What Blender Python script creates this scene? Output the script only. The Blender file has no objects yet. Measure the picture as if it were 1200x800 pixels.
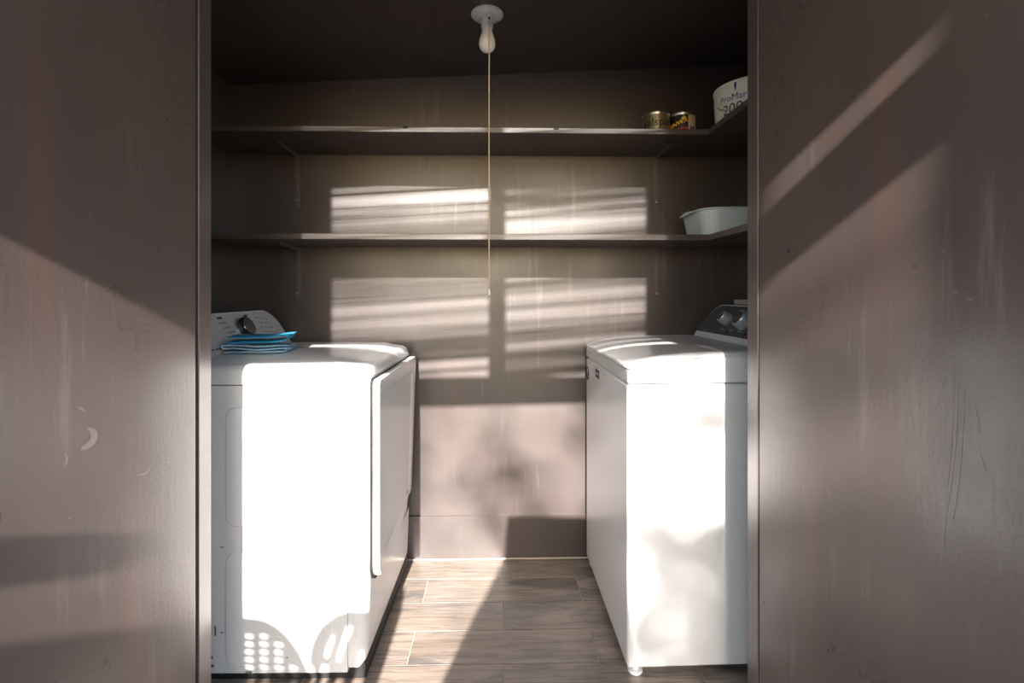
import bpy, bmesh, math, random
from mathutils import Vector, Matrix, noise
random.seed(7)
S = bpy.context.scene
COL = S.collection
R = math.radians

# ------------------------------------------------------------------ camera
cam = bpy.data.cameras.new('camera')
cam.sensor_width = 36.0
cam.lens = 569.0 / 1200.0 * 36.0
cam.shift_y = -56.0 / 1200.0
cam.clip_start = 0.02
camo = bpy.data.objects.new('camera', cam)
COL.objects.link(camo)
camo.location = (0, 0, 1.175)
camo.rotation_euler = (R(90), 0, R(-1.41))
S.camera = camo

# ------------------------------------------------------------------ sky, sun, exposure
W = bpy.data.worlds.new('sky')
S.world = W
W.use_nodes = True
wn = W.node_tree.nodes
bg = wn['Background']
sky = wn.new('ShaderNodeTexSky')
sky.sky_type = 'NISHITA'
sky.sun_disc = False
sky.sun_elevation = R(24)
sky.sun_rotation = math.pi
sky.altitude = 100
sky.air_density = 1.0
sky.dust_density = 1.0
sky.ozone_density = 1.0
W.node_tree.links.new(sky.outputs[0], bg.inputs[0])
bg.inputs[1].default_value = 0.45

sun = bpy.data.lights.new('sun', 'SUN')
sun.energy = 22.0
sun.angle = R(0.53)
sun.color = (1.0, 0.94, 0.885)
suno = bpy.data.objects.new('sun', sun)
COL.objects.link(suno)
SL, AZ = 0.45, 0.03                      # how far the light drops and drifts per metre
suno.rotation_euler = Vector((AZ, 1, -SL)).to_track_quat('-Z', 'Y').to_euler()
suno.location = (-0.3, -9, 6)

S.view_settings.view_transform = 'Standard'
S.view_settings.look = 'None'
S.view_settings.gamma = 1.0
S.view_settings.use_curve_mapping = False
S.view_settings.exposure = 0.0


# ------------------------------------------------------------------ materials
def mat(name, col, rough=0.5, metal=0.0, spec=0.5, bump=None, var=None, coat=0.0, trans=0.0, sss=0.0):
    """bump=(scale, strength); var=(scale, second colour, amount)"""
    m = bpy.data.materials.new(name)
    m.use_nodes = True
    n = m.node_tree.nodes
    l = m.node_tree.links
    b = n['Principled BSDF']
    b.inputs['Base Color'].default_value = (*col, 1)
    b.inputs['Roughness'].default_value = rough
    b.inputs['Metallic'].default_value = metal
    b.inputs['Specular IOR Level'].default_value = spec
    b.inputs['Coat Weight'].default_value = coat
    b.inputs['Coat Roughness'].default_value = 0.08
    b.inputs['Transmission Weight'].default_value = trans
    tc = n.new('ShaderNodeTexCoord')
    if var:
        t = n.new('ShaderNodeTexNoise')
        t.inputs['Scale'].default_value = var[0]
        t.inputs['Detail'].default_value = 6
        l.new(tc.outputs['Object'], t.inputs['Vector'])
        mp = n.new('ShaderNodeMapRange')
        mp.inputs[1].default_value = 0.35
        mp.inputs[2].default_value = 0.7
        mp.inputs[4].default_value = var[2]
        l.new(t.outputs['Fac'], mp.inputs[0])
        mx = n.new('ShaderNodeMix')
        mx.data_type = 'RGBA'
        mx.inputs[6].default_value = (*col, 1)
        mx.inputs[7].default_value = (*var[1], 1)
        l.new(mp.outputs[0], mx.inputs[0])
        l.new(mx.outputs[2], b.inputs['Base Color'])
    if bump:
        t2 = n.new('ShaderNodeTexNoise')
        t2.inputs['Scale'].default_value = bump[0]
        t2.inputs['Detail'].default_value = 4
        l.new(tc.outputs['Object'], t2.inputs['Vector'])
        bp = n.new('ShaderNodeBump')
        bp.inputs['Strength'].default_value = bump[1]
        bp.inputs['Distance'].default_value = 0.01
        l.new(t2.outputs['Fac'], bp.inputs['Height'])
        l.new(bp.outputs[0], b.inputs['Normal'])
    return m


def paint(name, col, rough, scuff=0.0, streak=0.0, speck=0.5):
    """brown semi-gloss house paint over board: brush relief, specks, rubbed and dusty places"""
    m = mat(name, col, rough, spec=1.0)
    n = m.node_tree.nodes
    l = m.node_tree.links
    b = n['Principled BSDF']
    tc = n['Texture Coordinate']

    def noi(scale, detail, sc=(1, 1, 1), rgh=0.55):
        mpn = n.new('ShaderNodeMapping')
        mpn.inputs['Scale'].default_value = sc
        l.new(tc.outputs['Object'], mpn.inputs['Vector'])
        t = n.new('ShaderNodeTexNoise')
        t.inputs['Scale'].default_value = scale
        t.inputs['Detail'].default_value = detail
        t.inputs['Roughness'].default_value = rgh
        l.new(mpn.outputs[0], t.inputs['Vector'])
        return t.outputs['Fac']

    def rng(src, a, c, lo, hi):
        q = n.new('ShaderNodeMapRange')
        q.inputs[1].default_value = a
        q.inputs[2].default_value = c
        q.inputs[3].default_value = lo
        q.inputs[4].default_value = hi
        l.new(src, q.inputs[0])
        return q.outputs[0]

    def mul(a, c):
        q = n.new('ShaderNodeMath')
        q.operation = 'MULTIPLY'
        l.new(a, q.inputs[0])
        l.new(c, q.inputs[1])
        return q.outputs[0]

    def mix(fac, a, colr):
        q = n.new('ShaderNodeMix')
        q.data_type = 'RGBA'
        l.new(fac, q.inputs[0])
        if isinstance(a, tuple):
            q.inputs[6].default_value = (*a, 1)
        else:
            l.new(a, q.inputs[6])
        q.inputs[7].default_value = (*colr, 1)
        return q.outputs[2]

    c = mix(rng(noi(2.2, 5), 0.35, 0.7, 0.0, 0.6), col, tuple(x * 1.25 for x in col))
    # reddish vertical drips of old wash-down
    c = mix(mul(rng(noi(9, 3, (1, 1, 0.05)), 0.52, 0.75, 0.0, streak), rng(noi(1.6, 2), 0.4, 0.65, 0.0, 1.0)), c,
            (col[0] * 2.3, col[1] * 1.35, col[2] * 1.1))
    # dusty rub marks, long and mostly upright
    c = mix(mul(rng(noi(26, 6, (1, 1, 0.07), 0.7), 0.55, 0.72, 0.0, scuff), rng(noi(2.1, 2), 0.5, 0.66, 0.0, 1.0)), c,
            (0.42, 0.36, 0.31))
    # pin-point specks of bare primer
    v = n.new('ShaderNodeTexVoronoi')
    v.inputs['Scale'].default_value = 34
    l.new(tc.outputs['Object'], v.inputs['Vector'])
    sp = mul(rng(v.outputs['Distance'], 0.03, 0.055, speck, 0.0), rng(noi(14, 2), 0.5, 0.6, 0.0, 1.0))
    c = mix(sp, c, (0.45, 0.38, 0.33))
    l.new(c, b.inputs['Base Color'])
    rr = rng(noi(4, 4), 0.3, 0.7, rough - 0.06, rough + 0.08)
    l.new(rr, b.inputs['Roughness'])
    ad = n.new('ShaderNodeMath')
    ad.operation = 'ADD'
    l.new(noi(120, 4), ad.inputs[0])
    l.new(noi(70, 3, (1, 1, 0.12)), ad.inputs[1])
    bp = n.new('ShaderNodeBump')
    bp.inputs['Strength'].default_value = 0.10
    bp.inputs['Distance'].default_value = 0.003
    l.new(ad.outputs[0], bp.inputs['Height'])
    l.new(bp.outputs[0], b.inputs['Normal'])
    return m


def tile_mat():
    m = mat('wood_look_porcelain', (0.4, 0.33, 0.27), 0.42)
    n = m.node_tree.nodes
    l = m.node_tree.links
    b = n['Principled BSDF']
    tc = n['Texture Coordinate']
    oi = n.new('ShaderNodeObjectInfo')
    vm = n.new('ShaderNodeVectorMath')
    vm.operation = 'SCALE'
    vm.inputs[3].default_value = 37.0
    cb = n.new('ShaderNodeCombineXYZ')
    l.new(oi.outputs['Random'], cb.inputs[0])
    l.new(oi.outputs['Random'], cb.inputs[1])
    l.new(cb.outputs[0], vm.inputs[0])
    av = n.new('ShaderNodeVectorMath')
    av.operation = 'ADD'
    l.new(tc.outputs['Object'], av.inputs[0])
    l.new(vm.outputs[0], av.inputs[1])

    def noi(scale, sc, det, dist=0.0, rg=0.6):
        mp = n.new('ShaderNodeMapping')
        mp.inputs['Scale'].default_value = sc
        l.new(av.outputs[0], mp.inputs['Vector'])
        t = n.new('ShaderNodeTexNoise')
        t.inputs['Scale'].default_value = scale
        t.inputs['Detail'].default_value = det
        t.inputs['Distortion'].default_value = dist
        t.inputs['Roughness'].default_value = rg
        l.new(mp.outputs[0], t.inputs['Vector'])
        return t.outputs['Fac']

    def ramp(src, stops):
        r = n.new('ShaderNodeValToRGB')
        while len(r.color_ramp.elements) < len(stops):
            r.color_ramp.elements.new(0.5)
        for e, (p, cc) in zip(r.color_ramp.elements, stops):
            e.position = p
            e.color = (*cc, 1)
        l.new(src, r.inputs[0])
        return r.outputs[0]

    base = ramp(noi(5, (0.35, 2.2, 1), 4, 0.6), [(0.3, (0.285, 0.222, 0.178)), (0.5, (0.37, 0.302, 0.248)), (0.72, (0.45, 0.37, 0.31))])
    grain = ramp(noi(16, (0.22, 4.5, 1), 6, 1.4, 0.7), [(0.36, (0.36, 0.36, 0.38)), (0.5, (0.85, 0.85, 0.85)), (0.62, (1, 1, 1))])
    mx = n.new('ShaderNodeMix')
    mx.data_type = 'RGBA'
    mx.blend_type = 'MULTIPLY'
    mx.inputs[0].default_value = 0.9
    l.new(base, mx.inputs[6])
    l.new(grain, mx.inputs[7])
    smudge = ramp(noi(4.5, (0.6, 2.0, 1), 5, 1.0), [(0.48, (0, 0, 0)), (0.66, (0.85, 0.85, 0.85))])
    mx2 = n.new('ShaderNodeMix')
    mx2.data_type = 'RGBA'
    l.new(smudge, mx2.inputs[0])
    l.new(mx.outputs[2], mx2.inputs[6])
    mx2.inputs[7].default_value = (0.12, 0.112, 0.108, 1)
    l.new(mx2.outputs[2], b.inputs['Base Color'])
    bp = n.new('ShaderNodeBump')
    bp.inputs['Strength'].default_value = 0.1
    bp.inputs['Distance'].default_value = 0.004
    l.new(noi(16, (0.22, 4.5, 1), 6, 1.4, 0.7), bp.inputs['Height'])
    l.new(bp.outputs[0], b.inputs['Normal'])
    return m


BROWN_SHADED = (0.058, 0.0425, 0.0385)  # darker than the door brown, to put the closet's shade into the paint
M_wall = paint('brown_wall_paint_shaded', BROWN_SHADED, 0.40, 0.25, 0.2, 0.6)
M_shelf = paint('brown_shelf_paint_shaded', BROWN_SHADED, 0.38, 0.1, 0.0, 0.3)
M_door = paint('brown_door_paint', (0.092, 0.070, 0.064), 0.31, 0.4, 0.25, 0.6)
M_trim = paint('brown_trim_paint', (0.09, 0.068, 0.062), 0.36, 0.2, 0.0, 0.3)
M_tile = tile_mat()
M_grout = mat('pale_grout', (0.62, 0.54, 0.46), 0.9, bump=(90, 0.3))
M_conc = mat('patio_concrete', (0.14, 0.135, 0.13), 0.85, var=(3, (0.11, 0.105, 0.10), 0.8), bump=(60, 0.3))
M_white = mat('white_enamel', (0.82, 0.82, 0.82), 0.22, spec=0.5, bump=(140, 0.012))
M_whitepl = mat('white_plastic', (0.78, 0.78, 0.78), 0.35)
M_black = mat('black_plastic', (0.012, 0.012, 0.012), 0.6)
M_grey = mat('grey_console', (0.52, 0.53, 0.54), 0.32)
M_dark = mat('dark_console', (0.055, 0.058, 0.064), 0.35)
M_chrome = mat('brushed_chrome', (0.56, 0.60, 0.62), 0.30, metal=0.55)
M_smoke = mat('smoked_chrome', (0.16, 0.16, 0.165), 0.16, metal=0.9)
M_print = mat('dark_grey_print', (0.10, 0.10, 0.105), 0.6)
M_printl = mat('pale_print', (0.45, 0.46, 0.47), 0.5)
M_blue = mat('turquoise_microfibre', (0.035, 0.42, 0.68), 0.95, bump=(400, 0.6), var=(25, (0.02, 0.30, 0.56), 0.7))
M_pale = mat('pale_blue_microfibre', (0.50, 0.66, 0.78), 0.95, bump=(400, 0.6), var=(16, (0.25, 0.56, 0.78), 0.8))
M_porc = mat('white_porcelain', (0.74, 0.73, 0.70), 0.3)
M_bulb = mat('frosted_bulb_glass', (0.88, 0.88, 0.88), 0.25)
M_brass = mat('dull_metal', (0.5, 0.47, 0.42), 0.35, metal=0.9)
M_cord = mat('tan_cotton_cord', (0.62, 0.50, 0.36), 0.9)
M_gold = mat('gold_can', (0.40, 0.33, 0.20), 0.32, metal=0.75)
M_canblk = mat('black_can_label', (0.01, 0.01, 0.011), 0.35)
M_yellow = mat('yellow_print', (0.85, 0.55, 0.03), 0.5)
M_red = mat('red_print', (0.42, 0.025, 0.03), 0.5)
M_cream = mat('cream_print', (0.62, 0.52, 0.36), 0.6)
M_tin = mat('tin', (0.55, 0.54, 0.52), 0.3, metal=1.0)
M_bucket = mat('white_bucket_plastic', (0.74, 0.71, 0.64), 0.45)
M_bprint = mat('black_print', (0.012, 0.012, 0.018), 0.5)
M_blprint = mat('blue_print', (0.02, 0.025, 0.22), 0.5)
M_tub = mat('translucent_white_plastic', (0.66, 0.74, 0.78), 0.35)
M_wood = mat('weathered_wood', (0.20, 0.14, 0.10), 0.7, bump=(40, 0.3))
M_slat = mat('dark_slat', (0.16, 0.14, 0.12), 0.8)
M_leaf = mat('green_leaf', (0.06, 0.12, 0.03), 0.6)
M_bark = mat('bark', (0.12, 0.08, 0.05), 0.9)
M_resin = mat('brown_resin', (0.08, 0.05, 0.035), 0.5)
M_canvas = mat('dark_blocker', (0.03, 0.03, 0.035), 0.8)
M_scuff = mat('dusty_scuff', (0.19, 0.16, 0.14), 0.36, spec=0.9)


# ------------------------------------------------------------------ helpers
def link(o, parent=None):
    COL.objects.link(o)
    if parent is not None:
        o.parent = parent
    return o


def smooth(me, ang=40):
    for p in me.polygons:
        p.use_smooth = True
    me.set_sharp_from_angle(angle=R(ang))


def obj(name, bm, m, parent=None, ang=40, loc=None, wn=True):
    bmesh.ops.recalc_face_normals(bm, faces=bm.faces)
    me = bpy.data.meshes.new(name)
    bm.to_mesh(me)
    bm.free()
    me.materials.append(m)
    smooth(me, ang)
    o = bpy.data.objects.new(name, me)
    if loc:
        o.location = loc
    if wn:
        q = o.modifiers.new('weighted', 'WEIGHTED_NORMAL')
        q.keep_sharp = True
    return link(o, parent)


def struct(o):
    o['kind'] = 'structure'
    return o


def thing(name, label, cat, loc=(0, 0, 0), rz=0.0, group=None):
    o = bpy.data.objects.new(name, None)
    o.empty_display_size = 0.05
    o.location = loc
    o.rotation_euler = (0, 0, rz)
    tag(o, label, cat, group)
    return link(o)


def tag(o, label, cat, group=None):
    o['label'] = label
    o['category'] = cat
    if group:
        o['group'] = group
    return o


def box(x0, x1, y0, y1, z0, z1, bev=0.0, seg=2, bm=None):
    b = bmesh.new()
    vs = [b.verts.new((x, y, z)) for x in (x0, x1) for y in (y0, y1) for z in (z0, z1)]
    for f in ((0, 1, 3, 2), (4, 6, 7, 5), (0, 4, 5, 1), (2, 3, 7, 6), (0, 2, 6, 4), (1, 5, 7, 3)):
        b.faces.new([vs[i] for i in f])
    if bev:
        bmesh.ops.bevel(b, geom=b.edges[:], offset=bev, segments=seg, affect='EDGES', profile=0.5)
    return merge(bm, b)


def merge(bm, b):
    if bm is None:
        return b
    me = bpy.data.meshes.new('tmp')
    b.to_mesh(me)
    b.free()
    bm.from_mesh(me)
    bpy.data.meshes.remove(me)
    return bm


def tube(pts, r, n=8, bm=None, closed=False):
    b = bmesh.new()
    pts = [Vector(p) for p in pts]
    rs = r if isinstance(r, (list, tuple)) else [r] * len(pts)
    rings = []
    for i, p in enumerate(pts):
        a = pts[i - 1] if (i > 0 or closed) else p
        c = pts[(i + 1) % len(pts)] if (i < len(pts) - 1 or closed) else p
        t = (c - a).normalized()
        u = t.cross(Vector((0, 0, 1)))
        if u.length < 1e-3:
            u = t.cross(Vector((1, 0, 0)))
        u.normalize()
        v = t.cross(u)
        rings.append([b.verts.new(p + rs[i] * (math.cos(2 * math.pi * k / n) * u + math.sin(2 * math.pi * k / n) * v)) for k in range(n)])
    m = len(rings)
    for i in range(m if closed else m - 1):
        A, B = rings[i], rings[(i + 1) % m]
        for k in range(n):
            b.faces.new((A[k], A[(k + 1) % n], B[(k + 1) % n], B[k]))
    if not closed:
        b.faces.new(rings[0][::-1])
        b.faces.new(rings[-1])
    return merge(bm, b)


def lathe(prof, n=32, bm=None, cx=0, cy=0):
    """prof = [(r, z)...]; r = 0 closes on the axis"""
    b = bmesh.new()
    prev = None
    for r, z in prof:
        if r < 1e-6:
            cur = [b.verts.new((cx, cy, z))]
        else:
            cur = [b.verts.new((cx + r * math.cos(2 * math.pi * k / n), cy + r * math.sin(2 * math.pi * k / n), z)) for k in range(n)]
        if prev:
            for k in range(n):
                k2 = (k + 1) % n
                if len(prev) == 1 and len(cur) > 1:
                    b.faces.new((prev[0], cur[k], cur[k2]))
                elif len(cur) == 1 and len(prev) > 1:
                    b.faces.new((prev[k], cur[0], prev[k2]))
                elif len(cur) > 1:
                    b.faces.new((prev[k], cur[k], cur[k2], prev[k2]))
        prev = cur
    return merge(bm, b)


def rrect(w0, w1, h0, h1, r, n=6):
    """rounded rectangle outline, r = one radius or four (bl, br, tr, tl)"""
    rs = r if isinstance(r, (list, tuple)) else (r,) * 4
    pts = []
    for (cx, cy, a0), q in zip(((w0, h0, 180), (w1, h0, 270), (w1, h1, 0), (w0, h1, 90)), rs):
        sx = 1 if cx == w0 else -1
        sy = 1 if cy == h0 else -1
        if q <= 0:
            pts.append((cx, cy))
            continue
        for k in range(n + 1):
            a = R(a0 + 90 * k / n)
            pts.append((cx + sx * q + q * math.cos(a), cy + sy * q + q * math.sin(a)))
    return pts


def loft(loops, cap0=True, cap1=True, bm=None):
    """loops: lists of 3-D points of one length"""
    b = bmesh.new()
    L = [[b.verts.new(p) for p in lp] for lp in loops]
    n = len(L[0])
    for A, B in zip(L, L[1:]):
        for k in range(n):
            b.faces.new((A[k], A[(k + 1) % n], B[(k + 1) % n], B[k]))
    if cap0:
        b.faces.new(L[0][::-1])
    if cap1:
        b.faces.new(L[-1])
    return merge(bm, b)


def prism(pts2, fn, d0, d1, bev=0.0):
    """extrude a 2-D outline between two depths; fn(a, b, d) -> 3-D point; rounded rim by bevel at d1"""
    if bev <= 0:
        return loft([[fn(a, c, d0) for a, c in pts2], [fn(a, c, d1) for a, c in pts2]])
    cx = sum(p[0] for p in pts2) / len(pts2)
    cy = sum(p[1] for p in pts2) / len(pts2)
    w = max(abs(p[0] - cx) for p in pts2)
    h = max(abs(p[1] - cy) for p in pts2)
    s = 1 if d1 > d0 else -1
    loops = [[fn(a, c, d0) for a, c in pts2]]
    for k in range(5):
        t = R(90 * k / 4)
        ins = bev * (1 - math.cos(t))
        dd = d1 - s * bev * (1 - math.sin(t))
        loops.append([fn(cx + (a - cx) * (1 - ins / w), cy + (c - cy) * (1 - ins / h), dd) for a, c in pts2])
    return loft(loops)


def text_mesh(body, size, bold=0.0):
    cu = bpy.data.curves.new('txt', 'FONT')
    cu.body = body
    cu.size = size
    cu.align_x = 'CENTER'
    cu.align_y = 'CENTER'
    cu.offset = bold
    cu.resolution_u = 3
    o = bpy.data.objects.new('txt', cu)
    COL.objects.link(o)
    dg = bpy.context.evaluated_depsgraph_get()
    me = bpy.data.meshes.new_from_object(o.evaluated_get(dg))
    bpy.data.objects.remove(o)
    b = bmesh.new()
    b.from_mesh(me)
    bpy.data.meshes.remove(me)
    return b


def on_cylinder(b, r, a0, z, cut=0.01):
    """wrap flat lettering (x right, y up) on an upright cylinder about the origin, facing angle a0"""
    bmesh.ops.subdivide_edges(b, edges=[e for e in b.edges if e.calc_length() > cut], cuts=2)
    for v in b.verts:
        a = a0 + v.co.x / r
        v.co = Vector((r * math.cos(a), r * math.sin(a), z + v.co.y))
    return b


# ------------------------------------------------------------------ the room shell
YB = 2.160          # back wall
YF0, YF1 = 1.280, 1.335   # front wall
XL, XR = -1.174, 1.115
JL, JR = -0.7815, 0.688
P = 0.155

ground = struct(obj('ground', box(-14, 14, -22, YF1, -0.14, -0.02), M_conc))
floor = struct(obj('floor', box(XL, XR, YF1 - 0.03, YB, -0.02, -0.0025), M_grout))
tbm = {}
rows = 6
for i in range(rows):
    y1 = 2.1625 - P * i
    y0 = y1 - P
    if y0 < YF0:
        y0 = YF0 + 0.03
    off = 0.012 if i % 2 == 0 else -0.296
    k = -4
    while True:
        x0 = off + 0.6125 * k
        x1 = x0 + 0.6125
        k += 1
        if x1 < XL + 0.03:
            continue
        if x0 > XR - 0.03:
            break
        x0c, x1c = max(x0, XL), min(x1, XR)
        ex, ey = (x1c - x0c) / 2 - 0.0014, (y1 - y0) / 2 - 0.0014
        key = (round(ex, 3), round(ey, 3))
        if key not in tbm:
            b = box(-ex, ex, -ey, ey, -0.008, 0.0, 0.0012, 1)
            me = bpy.data.meshes.new('floor_tile')
            bmesh.ops.recalc_face_normals(b, faces=b.faces)
            b.to_mesh(me)
            b.free()
            me.materials.append(M_tile)
            tbm[key] = me
        o = bpy.data.objects.new('floor_tile', tbm[key])
        o.location = ((x0c + x1c) / 2, (y0 + y1) / 2, random.uniform(-0.0004, 0.0004))
        link(o, floor)

HT = 2.36
struct(obj('wall_back', box(XL - 0.1, XR + 0.1, YB, YB + 0.1, -0.02, HT), M_wall))
struct(obj('wall_left', box(XL - 0.1, XL, YF1, YB, -0.02, HT), M_wall))
struct(obj('wall_right', box(XR, XR + 0.1, YF1, YB, -0.02, HT), M_wall))


def zc(x):
    return 2.1475 + 0.0502 * (x + 0.045)


b = loft([[(XL - .1, YF0, zc(XL - .1)), (XR + .1, YF0, zc(XR + .1)), (XR + .1, YB, zc(XR + .1)), (XL - .1, YB, zc(XL - .1))],
          [(XL - .1, YF0, 2.45), (XR + .1, YF0, 2.45), (XR + .1, YB, 2.45), (XL - .1, YB, 2.45)]])
struct(obj('ceiling', b, M_wall))
struct(obj('baseboard_back', box(XL, XR, YB - 0.007, YB, -0.001, 0.1925, 0.0015, 1), M_wall))
HD = 2.075
struct(obj('wall_front_left', box(-2.6, JL - 0.018, YF0 + 0.004, YF1, -0.02, 2.6), M_wall))
struct(obj('wall_front_right', box(JR + 0.018, 2.6, YF0 + 0.004, YF1, -0.02, 2.6), M_wall))
struct(obj('wall_front_header', box(JL - 0.018, JR + 0.018, YF0 + 0.004, YF1, HD + 0.018, 2.6), M_wall))
struct(obj('trim_1', box(JL - 0.018, JL, YF0, YF1, -0.001, HD, 0.002, 1), M_trim))
struct(obj('trim_2', box(JR, JR + 0.018, YF0, YF1, -0.001, HD, 0.002, 1), M_trim))
struct(obj('trim_3', box(JL - 0.018, JR + 0.018, YF0, YF1, HD, HD + 0.018, 0.002, 1), M_trim))
# caulk bead where floor meets the back board
struct(obj('trim_4', tube([(XL, YB - 0.008, 0.001), (XR, YB - 0.008, 0.001)], 0.0035, 6), M_grout))


# doors, swung right out against the light
def door(name, hx, hy, sx, t, m):
    """hx, hy = inner face at the hinge; opens towards the camera, splayed by t"""
    L, TH = 0.72, 0.042
    o = obj(name, box(0, L, 0, TH, 0.012, 2.05, 0.003, 2), m)
    a = math.atan(t)
    dirv = Vector((sx * math.sin(a), -math.cos(a), 0))
    nrm = Vector((sx * math.cos(a), math.sin(a), 0))
    o.matrix_world = Matrix(((dirv.x, nrm.x, 0, hx), (dirv.y, nrm.y, 0, hy), (0, 0, 1, 0), (0, 0, 0, 1)))
    struct(o)
    return o


d1 = door('door_1', -0.7817, 1.268, -1, 0.17, M_door)
d2 = door('door_2', 0.690, 1.2775, 1, 0.135, M_door)


def scuff(d, pts, name='scuff_mark'):
    """thin rubbed mark on a door face; pts = (along, height, half width) down its spine"""
    for _ in range(2):                   # round the spine off
        q = [pts[0]]
        for A, B in zip(pts, pts[1:]):
            q += [tuple(0.75 * u + 0.25 * v for u, v in zip(A, B)), tuple(0.25 * u + 0.75 * v for u, v in zip(A, B))]
        pts = q + [pts[-1]]
    bm = bmesh.new()
    prev = None
    for i, (a, z, w) in enumerate(pts):
        j = min(i + 1, len(pts) - 1)
        k = max(i - 1, 0)
        t = Vector((pts[j][0] - pts[k][0], pts[j][1] - pts[k][1])).normalized()
        nx, nz = -t.y * w, t.x * w
        cur = (bm.verts.new((a + nx, -0.0004, z + nz)), bm.verts.new((a - nx, -0.0004, z - nz)))
        if prev:
            bm.faces.new((prev[0], prev[1], cur[1], cur[0]))
        prev = cur
    return obj(name, bm, M_scuff, d, wn=False)


scuff(d1, [(0.276, 0.905, 0.0011), (0.266, 0.897, 0.0052), (0.261, 0.884, 0.0077), (0.268, 0.872, 0.0077), (0.284, 0.868, 0.0052), (0.290, 0.868, 0.0011)])
scuff(d1, [(0.320, 0.869, 0.0007), (0.315, 0.857, 0.0027), (0.317, 0.848, 0.0027), (0.320, 0.844, 0.0007)])
scuff(d1, [(0.168, 0.769, 0.0004), (0.155, 0.768, 0.0018), (0.141, 0.765, 0.0018), (0.128, 0.784, 0.0004)])
scuff(d1, [(0.296, 0.951, 0.0009), (0.287, 0.946, 0.0030), (0.280, 0.939, 0.0009)])
scuff(d2, [(0.488, 1.174, 0.0008), (0.493, 1.179, 0.0025), (0.498, 1.178, 0.0008)])
scuff(d2, [(0.511, 1.165, 0.0008), (0.517, 1.167, 0.0025), (0.521, 1.163, 0.0008)])
scuff(d2, [(0.499, 1.040, 0.0003), (0.496, 0.954, 0.0014), (0.488, 0.866, 0.0018), (0.476, 0.774, 0.0014), (0.470, 0.701, 0.0003)])
scuff(d2, [(0.508, 1.013, 0.0002), (0.505, 0.928, 0.0010), (0.497, 0.841, 0.0010), (0.490, 0.795, 0.0002)])
scuff(d2, [(0.493, 1.053, 0.0002), (0.490, 0.981, 0.0010), (0.485, 0.894, 0.0010), (0.480, 0.834, 0.0002)])
scuff(d2, [(0.522, 1.002, 0.0003), (0.527, 0.976, 0.0011), (0.530, 0.956, 0.0003)])
scuff(d2, [(0.530, 0.927, 0.0005), (0.535, 0.904, 0.0016), (0.540, 0.896, 0.0005)])
scuff(d2, [(0.225, 0.745, 0.0004), (0.234, 0.738, 0.0014), (0.243, 0.719, 0.0004)])

# ------------------------------------------------------------------ shelves
def bracket(x, zt, parent):
    """stamped angle bracket: wall leg, arm under the board, rib between and screws"""
    w = 0.011
    bm = box(x - w, x + w, YB - 0.004, YB, zt - 0.235, zt, 0.001, 1)
    box(x - w, x + w, YB - 0.20, YB, zt - 0.004, zt, 0.001, 1, bm)
    # pressed rib
    b = bmesh.new()
    pr = [(YB - 0.004, zt - 0.215), (YB - 0.010, zt - 0.205), (YB - 0.012, zt - 0.05), (YB - 0.03, zt - 0.016), (YB - 0.17, zt - 0.010), (YB - 0.19, zt - 0.004), (YB - 0.004, zt - 0.004)]
    loft([[(x - 0.004, y, z) for y, z in pr], [(x + 0.004, y, z) for y, z in pr]], bm=bm)
    br = obj('bracket', bm, M_trim, parent)
    for dz in (0.035, 0.205):
        q = lathe([(0, 0.002), (0.003, 0.0014), (0.0038, 0)], 8)
        for v in q.verts:
            v.co = Vector((x + v.co.x, YB - 0.0125 + 0.0 - v.co.z, zt - dz + v.co.y))
        obj('screw', q, M_brass, br)


def shelf(name, label, zb, th, yf, xf, yend):
    t = thing(name, label, 'shelf', (0, 0, 0))
    obj('back_board', box(XL, XR, yf, YB, zb, zb + th, 0.0015, 1), M_shelf, t)
    obj('side_board', box(xf, XR, yend, yf - 0.001, zb, zb + th, 0.0015, 1), M_shelf, t)
    return t


top = shelf('wall_shelf', 'upper brown painted shelf with an arm along the right wall', 1.788, 0.021, 1.852, 0.803, YF1 + 0.01)
mid = shelf('wall_shelf', 'lower brown painted shelf carrying the white plastic tub', 1.381, 0.023, 1.857, 0.806, YF1 + 0.01)
for x, z, t in ((-0.892, 1.788, top), (0.697, 1.788, top), (-0.887, 1.381, mid), (0.700, 1.381, mid)):
    bracket(x, z, t)
# nail notches in the upper shelf's front edge are chips of missing paint
for x in (-0.36, 0.215):
    q = lathe([(0, 0.004), (0.009, 0.003), (0.012, 0)], 10)
    for v in q.verts:
        v.co = Vector((x + v.co.x, 1.8521 - v.co.z * 0.4, 1.806 + v.co.y * 0.5))
    obj('chip', q, M_black, top)


# ------------------------------------------------------------------ dryer (left), front towards the aisle
dry = thing('clothes_dryer', 'white front-loading dryer on the left with domed top and dial console', 'dryer', (-0.397, 1.480, 0), R(-0.9))
DW, DD = 0.645, 0.715
obj('cabinet', box(-DD, -0.064, 0, DW, 0.028, 0.897, 0.003, 2), M_white, dry)
obj('base_plinth', box(-DD + 0.01, -0.012, 0.012, DW - 0.012, 0.0, 0.05, 0.004, 1), M_black, dry)
# pressed panels on the side sheet
for (x0, x1, z0, z1) in ((-0.432, -0.307, 0.472, 0.832), (-0.245, -0.113, 0.472, 0.832), (-0.432, -0.113, 0.05, 0.395)):
    o2 = rrect(x0, x1, z0, z1, 0.032, 6)
    obj('pressed_panel', prism(o2, lambda a, c, d: (a, -d, c), -0.001, 0.0035, 0.0035), M_white, dry, 60)
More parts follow.
